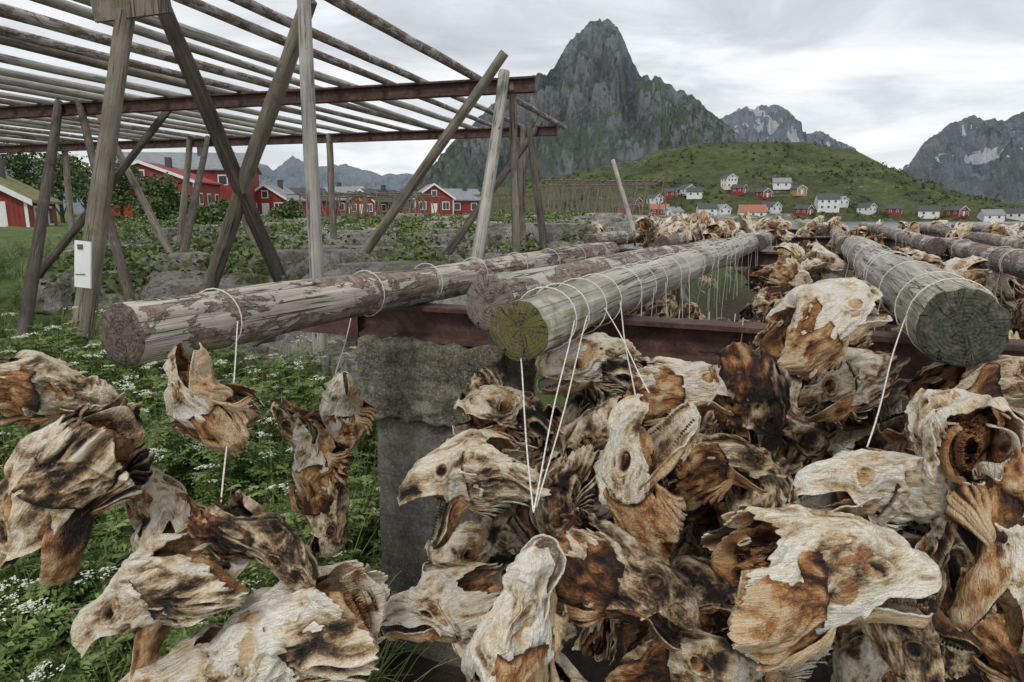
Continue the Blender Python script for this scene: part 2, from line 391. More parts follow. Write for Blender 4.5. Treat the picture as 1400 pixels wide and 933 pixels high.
        for g in range(4):
            def arch(a,b,g=g,sd=sd):
                t=a*math.pi*.85+.3; rr=.15-.018*g
                x=-.1-.045*g-.05*math.sin(t); y=sd*rr*math.sin(t)*squash; z=rr*1.1*math.cos(t)-.05
                fr_=.05*(abs(((a*26+g*.3)%1)-.5)*2)
                return Vector((x-.03*b-fr_*b,y-sd*b*.035,z+.01*noise.noise(Vector((a*30,g,b))))),(.5,0,.25,1)
            grid(78,3,arch,1)
        for g in range(3):
            th0=R.uniform(.5,2.6); ln=R.uniform(.1,.24); wd=R.uniform(.02,.05); cv=R.uniform(-1.5,1.5); dr=R.uniform(-.9,.3)
            def strip(a,b,sd=sd,th0=th0,ln=ln,wd=wd,cv=cv,dr=dr,g=g):
                th=th0+(b-.5)*wd*5*(1-.6*a)
                rr=.2*squash
                x=-.25-ln*a*math.cos(cv*a*.8)
                q=Vector((x,sd*(rr*math.sin(th)+.06*a*math.sin(cv*a*2)),.19*math.cos(th)+ln*a*a*dr))
                q+=Vector((0,1,1))*.02*noise.noise(Vector((a*4,g,seed)))
                rg=math.sin(b*18)
                return q+Vector((0,sd*math.sin(th),math.cos(th)))*.004*rg,(.5+.25*rg,0,.1,1)
            grid(18,8,strip,0)
    def jaw(u,v):
        th=(v-.5)*math.radians(175)
        wj=(.075+.095*u**.7)*squash
        dep=.06+.11*u
        fr0=1-(1-min(1,u/.12))**2
        x=.42-u*.42
        q=Vector((x,wj*(.45+.55*fr0)*math.sin(th),-.045-dep*(.5+.5*fr0)*math.cos(th)))
        r1,r2=crin(q+off+Vector((9,0,0)))
        rim=math.exp(-((1-abs(v-.5)*2)/.08)**2)
        d=.019*r1+.006*r2+.018*rim
        q+=Vector((0,math.sin(th),-math.cos(th)))*d
        pv=Vector((.03,0,-.06))
        rel=q-pv; A=opening
        q=Vector((rel.x*math.cos(A)+rel.z*math.sin(A),rel.y,-rel.x*math.sin(A)+rel.z*math.cos(A)))+pv
        return q,(max(0,min(1,.5+.3*r1+.2*r2)),0,.15+.4*rim,1)
    grid(50,54,jaw,0)
    for sd in (1,-1):
        for i in range(24):
            u=.05+.8*i/24; wj=(.075+.095*u**.7)*squash; pv=Vector((.03,0,-.06)); A=opening
            q=Vector((.42-u*.42,sd*wj*.9,-.05)); rel=q-pv; q=Vector((rel.x*math.cos(A)+rel.z*math.sin(A),rel.y,-rel.x*math.sin(A)+rel.z*math.cos(A)))+pv
            up=Vector((math.sin(A),0,math.cos(A)))
            def cone(a,b,q=q,up=up,hh=R.uniform(.012,.022)):
                r=.004*(1-a); ph=b*6.283; return q+up*a*hh+Vector((r*math.cos(ph),r*math.sin(ph),0)),(.4,0,.2,1)
            grid(4/res,5/res,cone,0)
    def plug(u,v):
        t=u*math.pi;ph=v*2*math.pi
        q=Vector((.06+.17*math.cos(t),.15*squash*math.sin(t)*math.cos(ph),.14*math.sin(t)*math.sin(ph)+.01))
        rd=1-abs(fr(Vector((q.x*3,q.y*12,q.z*12))+off,1,3))*2
        q=Vector((q.x,q.y*(1+.35*rd),q.z*(1+.35*rd)))
        return q,(max(0,min(1,.4+.4*rd)),0,.05,1)
    grid(30,44,plug,1)
    bz=R.uniform(-.5,.15); by=R.uniform(-.3,.3); tw=R.uniform(-.5,.5)
    for q in V:
        e=Vector((fr(q+off,1.5,3),fr(q+off+Vector((7,3,1)),1.5,3),fr(q-off,1.5,3)))
        q+=e*.12
        a=tw*q.x; q.y,q.z=q.y*math.cos(a)-q.z*math.sin(a),q.y*math.sin(a)+q.z*math.cos(a)
        q.z+=bz*q.x**2; q.y+=by*q.x**2
    me=bpy.data.meshes.new(name); me.from_pydata([tuple(v) for v in V],[],F)
    for m in mats: me.materials.append(m)
    me.polygons.foreach_set("material_index",M); me.polygons.foreach_set("use_smooth",[True]*len(M))
    ca=me.color_attributes.new("zone","FLOAT_COLOR","POINT")
    ca.data.foreach_set("color",[x for c_ in C for x in c_])
    ob=link(bpy.data.objects.new(name+"_tmp",me))
    md=ob.modifiers.new("s","SOLIDIFY"); md.thickness=.009; md.offset=-1; md.material_offset=1; md.material_offset_rim=0
    dg=bpy.context.evaluated_depsgraph_get()
    m2=bpy.data.meshes.new_from_object(ob.evaluated_get(dg)); m2.name=name
    bpy.data.objects.remove(ob)
    return m2
specs=[(1,.25,.8,.06),(2,.5,1.0,.12),(3,.1,.65,.03),(4,.8,.9,.22),(5,.4,1.05,.1),(6,.05,.8,.08),(7,.6,.75,.05),(8,.2,.95,.18),(9,.9,.8,.25),(10,.15,.6,.02),(12,.35,.9,.28),(14,.3,.85,.1),(17,.45,.8,.14)]
HEADS=[head_mesh("cod_head_mesh",sd,op,sq,fl,[M_FISH,M_FIN]) for sd,op,sq,fl in specs]
NH=len(HEADS)
def place_head(name,loc,snout,top,scale,tone,var,parent=None,nu=(1,1,1)):
    X=Vector(snout).normalized(); Z=Vector(top); Z=(Z-X*Z.dot(X)).normalized(); Y=Z.cross(X)
    m=Matrix((X,Y,Z)).transposed().to_4x4()
    o=link(bpy.data.objects.new(name,HEADS[var]),parent)
    o.matrix_world=Matrix.Translation(Vector(loc))@m@Matrix.Diagonal((scale*nu[0],scale*nu[1],scale*nu[2],1))
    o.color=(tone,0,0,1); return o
FG=[((-.83,1.21,1.33),(1,-.1,-.08),(0,-.35,.9),.30,.27,2),
((-.585,1.24,1.30),(-.3,-.3,.8),(-.95,-.1,-.1),.26,.58,11),
((-.79,1.13,1.17),(-.6,-.1,-.75),(-.75,-.15,.5),.36,.32,12),
((-.68,1.22,1.08),(-.5,.2,.8),(.3,-.8,.3),.26,.42,10),
((-.585,1.0,1.05),(-.8,-.15,-.5),(-.55,-.05,.8),.30,.5,8),
((-.405,1.06,1.11),(.85,-.2,-.4),(.4,-.4,.8),.24,.04,5),
((-.37,1.0,.96),(-.95,-.05,-.3),(-.3,-.05,.9),.34,.62,7),
((-.55,.98,.89),(-.85,-.3,-.3),(-.2,-.15,.9),.27,.48,0),
((-.49,1.9,1.11),(.1,-.3,1),(-.9,-.3,0),.26,.58,5),
((-.56,1.83,.97),(-.3,-.2,.9),(-.9,-.3,0),.28,.5,2),
((-.62,1.9,1.04),(-.5,-.2,.6),(-.8,-.6,0),.2,.2,9),
((-.53,1.84,.80),(.1,-.2,-1),(.9,-.4,0),.28,.2,0),
((-.10,1.34,1.12),(-.9,-.3,-.2),(-.2,0,1),.32,.38,3),
((.01,1.0,1.0),(.18,-.15,1),(-.7,-.7,.1),.37,.66,2),
((.24,1.29,1.16),(-.1,-.3,1),(-1,-.1,0),.34,.46,8),
((.21,1.15,.99),(.8,-.3,-.35),(.3,-.05,.9),.32,.14,0),
((-.14,1.22,.88),(-.85,-.3,-.2),(0,-.1,.9),.28,.45,5),
((.60,1.30,1.45),(.85,-.1,.5),(-.5,-.15,.85),.27,.58,11),
((.61,1.1,1.20),(-1,-.1,.08),(0,-.25,1),.29,.64,9),
((.75,1.12,1.28),(.15,.95,.1),(0,-.1,1),.29,.5,10),
((.49,1.02,1.10),(.95,-.15,.18),(-.15,-.15,.95),.35,.52,7),
((.68,1.1,.96),(.2,-.4,-.9),(-.9,-.3,0),.32,.12,3),
((.80,1.0,1.12),(0,-.3,-1),(.9,-.3,0),.33,.64,12),
((.20,1.66,1.28),(-.95,-.2,.1),(0,-.1,1),.28,.44,7),
((.41,1.55,1.25),(.95,-.2,0),(0,-.1,.9),.29,.44,0),
((.19,1.53,1.13),(.2,-.5,.8),(-.9,-.2,.1),.28,.32,1),
((.72,1.46,1.28),(-.9,-.3,-.3),(-.2,-.1,.8),.29,.24,2),
((.60,1.5,.96),(.3,-.5,-.8),(-.8,-.3,0),.3,.2,4),
((.49,1.50,1.09),(.95,-.2,.2),(0,-.2,.9),.28,.2,6),
((.33,1.18,.80),(.8,-.4,.2),(0,-.2,.9),.32,.25,1),
((.12,1.03,.80),(.7,-.5,-.5),(.3,-.3,.8),.28,.25,5),
((.92,1.3,1.1),(-.4,-.5,-.8),(.6,-.6,.2),.32,.4,6),
((.98,1.35,1.3),(.95,-.2,.3),(0,-.2,.9),.28,.35,1),
((.56,1.5,1.22),(.1,-.2,-1),(.9,-.4,0),.28,.05,9),
((-.02,1.5,1.2),(-.6,-.6,.4),(-.3,-.2,.9),.25,.35,7),
((-.02,1.55,.98),(-.3,-.6,-.7),(-.6,-.2,.4),.28,.22,3),
((-.08,1.6,.8),(-.8,-.3,.3),(-.3,-.1,.9),.28,.32,7),
((.02,1.6,.62),(.4,-.6,-.6),(-.3,-.2,.9),.3,.15,1),
((-.06,1.7,1.12),(.2,-.6,-.6),(-.8,-.2,.4),.26,.15,0),
((.10,1.4,1.02),(-.2,-.5,-.8),(-.9,-.2,.2),.28,.22,6)]
for f in FG: place_head("dried_cod_head",*f)

# ------------------------------------------------------------------ near rack
AL=Vector((.4067,.9135,0)); PE=Vector((.9135,-.4067,0)); B0=Vector((0,2.19,0))
def RK(s,t,z): return B0+PE*s+AL*t+Vector((0,0,z))
rack=empty("fish_drying_rack")
LOGS=[]
def rlog(s0,t0,s1,t1,z,r0,r1,mat,cap,seg=48,rings=90,rough=.06,name="log",seed=None):
    a=RK(s0,t0,z);b=RK(s1,t1,z); log(name,a,b,r0,r1,mat,cap,rack,seg,rings,rough,0,seed); LOGS.append((a,b,r0,r1)); return len(LOGS)-1
L1=rlog(-.38,-1.08,-.33,2.3,1.405,.066,.056,M_LOGL,M_CAPB,seed=3,rough=.09)
L2=rlog(.33,-.69,.40,5.2,1.41,.066,.07,M_LOG,M_CAPM,seed=5,rough=.09)
L3=rlog(.13,-.42,.24,3.1,1.415,.072,.06,M_LOG2,M_CAPR,seed=8,rough=.09)
L4=rlog(1.165,-.42,1.10,2.9,1.425,.08,.075,M_LOG,M_CAPD,seed=11,rough=.09)
RR=random.Random(4)
for s in (1.78,2.45,3.1,3.8,4.6,5.4):
    rlog(s+RR.uniform(-.05,.05),RR.uniform(-.1,.6),s+RR.uniform(-.08,.08),4.2+RR.uniform(-.3,.6),1.41,.065,.06,M_LOG2,M_CAPD,20,24)
for i in range(15):
    s=-.85+i*.62
    rlog(s+RR.uniform(-.08,.08),3.5+RR.uniform(-.2,.3),s+RR.uniform(-.08,.08),8.2+RR.uniform(-.3,.9),1.41,.065,.055,M_LOG2,M_CAPB,14,16)
for i in range(16):
    s=-.6+i*.75
    rlog(s,8.6,s,13+RR.uniform(-.3,.9),1.41,.065,.055,M_LOG2,M_CAPB,10,10)
ibeam("steel_beam",RK(-1.0,0,1.338),RK(9,0,1.338),.12,.1,M_RUST,rack)
ibeam("steel_beam_far",RK(-1.2,3.85,1.338),RK(11,3.85,1.338),.12,.1,M_RUST,rack)
ibeam("steel_beam_far",RK(-1.2,7.7,1.338),RK(12,7.7,1.338),.12,.1,M_RUST,rack)
ibeam("steel_beam_far",RK(-1.2,12,1.338),RK(12,12,1.338),.12,.1,M_RUST,rack)
V=[];F=[];M=[]; boxdata(V,F,M,RK(-.6,-.045,1.3),(.045,.04,.2))
for s,t in ((3,0),(6,0),(-.9,3.85),(2,3.85),(5,3.85),(9,3.85),(-.9,7.7),(3,7.7),(7,7.7)): boxdata(V,F,M,RK(s,t,.4),(.1,.1,1.63))
mesh_obj("steel_posts",V,F,[M_RUST],M,False,rack)
def rough_block(name,c,sz,mat,parent,amp,n=22):
    V=[];F=[];idx={}
    ang=math.atan2(PE.y,PE.x); rot=Matrix.Rotation(ang,3,'Z')
    def vid(i,j,k):
        if (i,j,k) in idx: return idx[(i,j,k)]
        q=Vector(((i/n-.5)*sz[0],(j/n-.5)*sz[1],(k/n-.5)*sz[2]))
        hv=Vector(sz)/2; rr=.018
        inner=Vector([max(-hv[a]+rr,min(hv[a]-rr,q[a])) for a in range(3)])
        dd=q-inner
        if dd.length>0: q=inner+dd.normalized()*rr
        wq=rot@q
        wp=wq+Vector(c)
        wq+= (rot@dd.normalized() if dd.length>0 else Vector())*amp*(fr(wp,9,5)*1.2)
        idx[(i,j,k)]=len(V); V.append(wq+Vector(c)); return idx[(i,j,k)]
    for a in range(n):
        for b in range(n):
            F.append((vid(a,b,0),vid(a,b+1,0),vid(a+1,b+1,0),vid(a+1,b,0))); F.append((vid(a,b,n),vid(a+1,b,n),vid(a+1,b+1,n),vid(a,b+1,n)))
            F.append((vid(a,0,b),vid(a+1,0,b),vid(a+1,0,b+1),vid(a,0,b+1))); F.append((vid(a,n,b),vid(a,n,b+1),vid(a+1,n,b+1),vid(a+1,n,b)))
            F.append((vid(0,a,b),vid(0,a,b+1),vid(0,a+1,b+1),vid(0,a+1,b))); F.append((vid(n,a,b),vid(n,a+1,b),vid(n,a+1,b+1),vid(n,a,b+1)))
    return mesh_obj(name,V,F,[mat],None,True,parent)
pil=empty("concrete_pillar")
pc=Vector((-.27,2.31,0))+AL*.1
rough_block("cap_block",(pc.x,pc.y,1.075),(.54,.34,.29),M_BLOCK,pil,.022,60)
rough_block("column",(pc.x+.0,pc.y+.02,.315),(.46,.29,1.22),M_PILL,pil,.006,40)
wp=[]
for z in (.72,.56):
    hw,hd=.236,.152; pts=[]
    for a,b in ((-hw,-hd),(hw,-hd),(hw,hd),(-hw,hd),(-hw,-hd)):
        pts.append(Vector((pc.x,pc.y+.02,z+RR.uniform(-.01,.01)))+PE*a+AL*b)
    wp.append(pts)
tubes("wire_bands",wp,.0015,M_WIRE,pil)
# twine
ropes=[]
def loop(li,f,turns=1,tilt=0):
    a,b,r0,r1=LOGS[li]; d=(b-a); L=d.length; dn=d.normalized(); up=Vector((0,0,1)); sd=dn.cross(up)
    c=a+d*f; r=(r0+(r1-r0)*f)*1.06+.003
    pts=[]
    for i in range(int(22*turns)+1):
        t=2*math.pi*i/22+math.pi*1.5
        pts.append(c+dn*(tilt*math.cos(t)*.5+.006*i/22)+sd*r*math.cos(t)+up*r*math.sin(t))
    ropes.append(pts); return c,r,dn,sd
def hang(p,q,sag=.006):
    p=Vector(p);q=Vector(q); N=14; w=[]
    ph=RR.uniform(0,6)
    for i in range(N+1):
        t=i/N; w.append(p.lerp(q,t)+Vector((sag*math.sin(t*3.1+ph)*.7,sag*math.cos(t*4+ph)*.5,0))*math.sin(t*3.14))
    ropes.append(w)
def loop_hang(li,t,depths,tilt=.0):
    a,b,r0,r1=LOGS[li]; L=(b-a).length; c,r,dn,sd=loop(li,t/L,1,tilt)
    for k,dp in enumerate(depths):
        e=c+sd*(r*.95*(1 if k%2==0 else -.9)); hang(e,e+Vector((RR.uniform(-.03,.03),RR.uniform(-.03,.03),-dp)))
def fgstring(li,t,side,target,tilt=0.02):
    a,b,r0,r1=LOGS[li]; L=(b-a).length; c,r,dn,sd=loop(li,t/L,1,tilt)
    for s_ in ([1,-1] if side==0 else [side]): hang(c+sd*r*s_*.98,target)
fgstring(L1,.23,1,(-.49,1.07,1.15))
fgstring(L2,.13,0,(.035,1.04,1.17)); fgstring(L2,.22,1,(.04,1.06,1.17))
fgstring(L2,.36,1,(.27,1.3,1.30)); fgstring(L2,.5,1,(.25,1.33,1.28))
fgstring(L4,.12,-1,(.60,1.1,1.26),.05); fgstring(L4,.3,1,(.86,1.15,1.2),.0)
hang(RK(-.55,-.1,1.33),(-.5,1.88,1.2))
for t in (.8,1.15,1.5,1.9,2.3,2.7,3.1): loop(L1,t/3.38,1,.015*RR.uniform(-1,1))
t=.75
while t<5.6:
    loop_hang(L2,t,[RR.uniform(.2,.4),RR.uniform(.15,.4)],RR.uniform(-.03,.03)); t+=RR.uniform(.15,.38)
for t in (.7,1.2,1.3,1.9,2.4,2.9): loop_hang(L4,t,[.3,.25],RR.uniform(-.02,.02))
for li in range(4,len(LOGS)):
    a,b,_,_=LOGS[li]; L=(b-a).length
    for k in range(6 if li<10 else 4): loop_hang(li,RR.uniform(.2,L-.2),[.3,.3])
for k in range(8):
    p=RK(RR.uniform(.45,1.0),RR.uniform(-.06,.1),1.36); hang(p,p-Vector((0,0,RR.uniform(.2,.3))))
tubes("twine",ropes,.0015,M_TWINE,rack,2)
# mass of heads
mass=empty("hanging_cod_heads"); R=random.Random(11)
def rdir():
    while True:
        v=Vector((R.uniform(-1,1),R.uniform(-1,1),R.uniform(-1,1)))
        if .1<v.length<1: return v
def mh(s,t,z,sc=None,tone=None,low=False):
    sn=rdir(); sn.y=-abs(sn.y)*.35
    if R.random()<.15: sn.y=.8
    sc=sc or R.uniform(.24,.34)
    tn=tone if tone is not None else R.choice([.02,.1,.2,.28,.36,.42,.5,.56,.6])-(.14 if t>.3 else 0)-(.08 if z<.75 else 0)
    place_head("head",RK(s,t,z),sn,rdir()*.7+Vector((0,0,.6)),sc,tn,R.randrange(NH),mass,(R.uniform(.85,1.15),R.uniform(.75,1.15),R.uniform(.8,1.15)))
for i in range(150):
    s=R.uniform(.12,2.6); t=R.uniform(-.4,.35)+ (.1 if s>1 else 0)
    z=R.uniform(.4,1.18) if t>-.15 else R.uniform(.4,1.05)
    if t<-.2 and z>.8: z-=.3
    mh(s,t,z)
for i in range(140): mh(R.uniform(.15,5),R.uniform(.35,1.5),R.uniform(.3,1.2))
for i in range(120): mh(R.uniform(-.0,6),R.uniform(1.5,3.8),R.uniform(.75,1.22))
for i in range(50): mh(R.uniform(.55,1.0),R.uniform(.3,3.4),R.uniform(1.0,1.2))
for i in range(30): mh(R.uniform(1.3,5.5),R.uniform(.8,4.0),R.uniform(1.25,1.38),tone=R.choice([.35,.5,.6]))
for s,t,z in ((.8,1.35,1.36),(.85,1.75,1.38),(.92,2.3,1.38),(.75,2.9,1.38),(1.4,.9,1.36),(1.45,1.5,1.38)): mh(s,t,z,tone=.52)
for i in range(110): mh(R.uniform(-.9,8),R.uniform(3.9,8.),R.uniform(1.15,1.36),.26,tone=R.choice([.3,.45,.55,.62]))
for i in range(34): mh(R.uniform(.3,8),R.uniform(4.2,8.),R.uniform(1.42,1.52),.26,tone=R.choice([.5,.6,.65]))
for i in range(40): mh(R.gauss(-.35,.35),R.uniform(4.2,5.6),R.uniform(1.36,1.54),.26,tone=R.choice([.4,.5,.6,.65]))
for i in range(50): mh(R.uniform(-.6,9),R.uniform(8.4,12),R.uniform(1.3,1.5),.26,tone=R.choice([.5,.6,.65]))

# ------------------------------------------------------------------ overhead rack
big=empty("wooden_drying_rack")
bd=Vector((-.960,.280,0)); E1=Vector((.185,7.30,0)); E2=Vector((.66,11.28,0)); E0=Vector((-.29,3.32,0)); H=3.0
for e in (E1,E2): ibeam("beam",e+Vector((0,0,H))-bd*.05,e+bd*22+Vector((0,0,H)),.15,.11,M_RUST,big,.02)
log("cross_log",E0+Vector((0,0,H-.08)),E0+bd*16+Vector((0,0,H-.08)),.07,.06,M_POST,M_CAPB,big,14,20)
ed=Vector((.282,.959,0)); R2=random.Random(21)
s=.62
while s<18:
    st=E1+bd*s
    a=st-ed*(4.9+R2.uniform(-.3,.4)); b=st+ed*(4.25+R2.uniform(-.1,.45))
    r=R2.uniform(.036,.05); jit=R2.uniform(-.16,.16)
    log("roof_log",a+Vector((jit,0,H+r)),b+Vector((-jit,0,H+r*.9)),r*1.05,r*.8,R2.choice([M_LOG2,M_LOG2,M_POSTG,M_POSTG,M_POST]),M_CAPB,big,10,20,.1)
    s+=R2.uniform(.38,.62)
def post(a,b,r,mat,name="post",ext=.5):
    a=Vector(a);b=Vector(b); d=(b-a).normalized(); log(name,b+d*ext,a,r*1.08,r*.92,mat,M_CAPB,big,16,24,.1)
post((-1.2,4.24,3.1),(-1.2,4.22,.6),.043,M_POSTG)
post((-2.5,4.78,3.05),(-2.8,4.4,.9),.062,M_POST)
post((-2.35,4.95,3.0),(-2.02,6.0,1.0),.06,M_POSTD,"brace")
post((-1.36,4.92,3.05),(-2.67,6.0,1.0),.06,M_POST,"brace")
post((-5.72,9.02,3.0),(-4.4,6.0,.43),.055,M_POSTD,"brace")
post((-5.42,8.94,3.0),(-3.67,6.5,.9),.045,M_POSTD,"brace")
post((-5.63,13.1,3.0),(-3.56,7.2,.85),.05,M_POSTD,"brace")
post((-5.56,9.55,3.0),(-3.86,8,.89),.045,M_POST,"brace")
post((-4.3,9.0,2.95),(-5.5,8,.98),.045,M_POSTD,"brace")
post((-3.2,12.4,3.0),(-3.2,12.4,.85),.06,M_POST)
post((-3.1,8,1.67),(-2.9,8,.95),.05,M_POST,"stub")
post((-.07,6.9,3.14),(-1.68,7.5,1.12),.05,M_POST,"brace")
post((-.075,7.2,3.02),(-.35,6.6,1.1),.06,M_POSTG)
post((0.0,7.38,3.0),(.05,7.3,1.1),.042,M_POST)
post((.18,11.3,3.0),(.16,11.2,.95),.055,M_POST)
post((.47,11.5,3.08),(-.86,9,1.1),.05,M_POSTD,"brace")
post((.26,11.2,3.0),(.48,10,1.1),.055,M_POSTD)
post((-7.5,9.6,3.0),(-7.5,9.5,.9),.06,M_POSTD); post((-9,14.2,3.0),(-8.8,13.8,.9),.06,M_POST); post((-6,13.2,3.0),(-6.3,13,.9),.06,M_POST)
V=[];F=[];M=[]; boxdata(V,F,M,(-2.45,4.72,2.95),(.5,.03,.13),0,Matrix.Rotation(-.12,3,'Y')); mesh_obj("nailed_plank",V,F,[M_POST],M,False,big)
sg=empty("white_sign_board"); V=[];F=[];M=[]; boxdata(V,F,M,(-2.68,4.28,1.33),(.1,.015,.29),0,Matrix.Rotation(.12,3,'Y')); boxdata(V,F,M,(-2.68,4.269,1.44),(.03,.008,.03),1); boxdata(V,F,M,(-2.70,4.269,1.27),(.06,.006,.004),1)
mesh_obj("panel",V,F,[M_WHITE,M_WIRE],M,False,sg)
log("leaning_pole",(2.2,11.5,.8),(1.72,12,2.53),.05,.035,M_POSTG,M_CAPB,None,10,8)

# ------------------------------------------------------------------ ground
def ground_h(x,y):
    p=Vector((x,y,0))
    line=.445*(y-2.19)-1.0
    m=1-sm(line-.7,line+.5,x)*(1-sm(12,16,y))
    a=sm(1.8,6.5,y)*m
    h=.84*a
    h-=.4*sm(-2.3,-4.5,x)*(1-sm(5.5,9,y))*a
    h-=.12*sm(10,20,y)*sm(-1,-6,x)
    n=fr(p,.45,5)
    rk=max(0,noise.noise(p*.33+Vector((3,7,0)))+.15)
    far=sm(4,8,y)
    h+=.14*n*(.25+far)+far*.26*rk*(1 if x>-12 else .4)*m
    h+=.12*far*m*(1-abs(fr(p,1.1,4))*2.5)
    h+=.2*sm(20,60,y)*sm(-12,-2,x)+ .3*sm(50,90,y)*noise.noise(p*.05)
    k=sm(0,1,(x-(4.5+.30*y)+1.5*noise.noise(p*.2))/(3+.06*y))*sm(9,13,y)
    h=h*(1-k)-4.5*k
    k2=sm(125,160,y+12*noise.noise(p*.02))*sm(-60,-25,x)
    h=h*(1-k2)-5*k2
    dark_ground=sm(line-.1,line+.5,x)*(1-sm(12,15,y))*sm(1.2,1.8,y+x*.45+.3)  # mask for dark brown ground colour across the rack area
    return h,max(0,min(1,-.16+far*(.2+1.1*rk+.8*n)*(1 if x>-9 or y<15 else .3)*(1-.75*sm(8,40,-x)) + .5*k)),dark_ground
V=[];F=[];A=[];DI=[];NA=420;NRr=300
for i in range(NRr+1):
    r=.25*math.exp(math.log(9000/.25)*(i/NRr)**.95)
    for j in range(NA+1):
        th=math.radians(-110+220*j/NA); x=r*math.sin(th); y=r*math.cos(th)
        h,a,di=ground_h(x,y); V.append((x,y,h)); A.append(a); DI.append(di)
for i in range(NRr):
    for j in range(NA):
        k=i*(NA+1)+j; F.append((k,k+NA+1,k+NA+2,k+1))
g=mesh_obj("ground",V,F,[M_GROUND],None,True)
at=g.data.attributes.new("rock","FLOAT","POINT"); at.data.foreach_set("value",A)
at=g.data.attributes.new("dark_ground","FLOAT","POINT"); at.data.foreach_set("value",DI)
mesh_obj("sea",[(-9000,60,-2.4),(9000,10,-2.4),(9000,9000,-2.4),(-9000,9000,-2.4)],[(0,1,2,3)],[water()])
import bmesh
def boulders():
    Rb=random.Random(5); V=[];F=[]
    base=bmesh.new(); bmesh.ops.create_icosphere(base,subdivisions=4,radius=1); bv=[v.co.copy() for v in base.verts]; bf=[[v.index for v in f.verts] for f in base.faces]; base.free()
    spots=[(-.95,4.5,.36,.8),(-1.5,4.9,.42,.7),(-.65,5.2,.42,.7),(-1.9,5.5,.45,.7),(-2.6,5.5,.35,.6),(-1.2,6.2,.5,.65),(-3.1,6.2,.45,.6),(-.4,8.3,.6,.55),(-1.9,8.6,.7,.55),(.6,9.6,.6,.55),(-4.5,7.5,.5,.6),(1.6,14,.9,.6),(3.2,17,1,.6),(-.6,10.5,.8,.5),(-2.9,10.5,.8,.5),(-3.6,9,.6,.5),(2.6,15,.8,.6),(4.5,20,1.1,.6),(.4,13,.8,.55)]
    for _ in range(240):
        y=5+55*Rb.random()**1.8; x=Rb.uniform(-.5,.42)*y
        if .445*(y-2.19)-1.8<x and y<13.5: continue
        spots.append((x,y,Rb.uniform(.1,.42)*(1+y*.035),Rb.uniform(.4,.75)))
    for x,y,s_,fl in spots:
        h,_a,_=ground_h(x,y)
        if h<-1: continue
        o=Vector((Rb.uniform(-9,9),Rb.uniform(-9,9),0)); b=len(V); rz=Matrix.Rotation(Rb.uniform(0,6),3,'Z')
        for q in bv:
            k=1+.42*fr(q+o,.9,4)+.16*(1-abs(fr(q+o,2.5,3))*2)
            p=q*k; p.z=max(-.6,min(p.z,.75))
            p=rz@Vector((p.x*s_*1.3,p.y*s_*.8,p.z*s_*fl))
            V.append(p+Vector((x,y,h-.04*s_)))
        F+= [[b+i for i in f] for f in bf]
    return mesh_obj("rock_outcrops",V,F,[M_ROCK],None,True)
boulders()

# ------------------------------------------------------------------ hill + mountains
HP=[(-90,0),(-40,6),(20,20),(67,28.6),(93,37),(116,40.3),(151,41.6),(178,40.7),(205,37.3),(231,24.3),(261,12.5),(307,4.6),(360,1.5),(430,-2),(520,-6)]
def hill_h(x,y):
    P_=tab(x,HP)+4.5; t=(y-430)/130 if y<430 else (y-430)/250
    g_=max(0,1-abs(t))
    g_=g_**1.15 if y<430 else g_
    p=Vector((x,y,0))
    return -4.2+CAMZ*g_+P_*g_*(1+.12*fr(p,.02,4)*min(1,abs(t)*4))+.8*fr(p,.06,4)+ .6*g_
def hfield(name,fn,x0,x1,y0,y1,nx,ny,mat):
    V=[];A=[]
    for i in range(nx+1):
        for j in range(ny+1):
            x=x0+(x1-x0)*i/nx; y=y0+(y1-y0)*j/ny; r=fn(x,y)
            if isinstance(r,tuple): V.append((x,y,r[0])); A.append(r[1])
            else: V.append((x,y,r))
    F=[(i*(ny+1)+j,(i+1)*(ny+1)+j,(i+1)*(ny+1)+j+1,i*(ny+1)+j+1) for i in range(nx) for j in range(ny)]
    o=mesh_obj(name,V,F,[mat],None,True)
    if A: at=o.data.attributes.new("cav","FLOAT","POINT"); at.data.foreach_set("value",A)
    return o
def hillmat():
    k=NT("hill_grass",.95); v=k.pos(); n=k.noise(v,.05,6,.65); n2=k.noise(v,.35,7,.78); n3=k.noise(v,.02,4,.5)
    col=k.ramp(k.math("ADD",k.math("MULTIPLY",n,.5),k.math("MULTIPLY",n2,.5)),[(.36,(.018,.03,.009)),(.46,(.055,.075,.02)),(.55,(.11,.13,.036)),(.68,(.2,.19,.075))])
    f=k.ramp(k.math("ADD",k.math("MULTIPLY",n2,.6),k.math("MULTIPLY",n3,.4)),[(.57,0),(.61,1)]); col=k.mix(k.math("MULTIPLY",f,.8),col,(.28,.27,.24))
    k.bump(n2,1.,3.); return k.col(col)
hfield("green_hill",hill_h,-95,520,296,620,240,130,hillmat())
HZ=(.47,.56,.67)
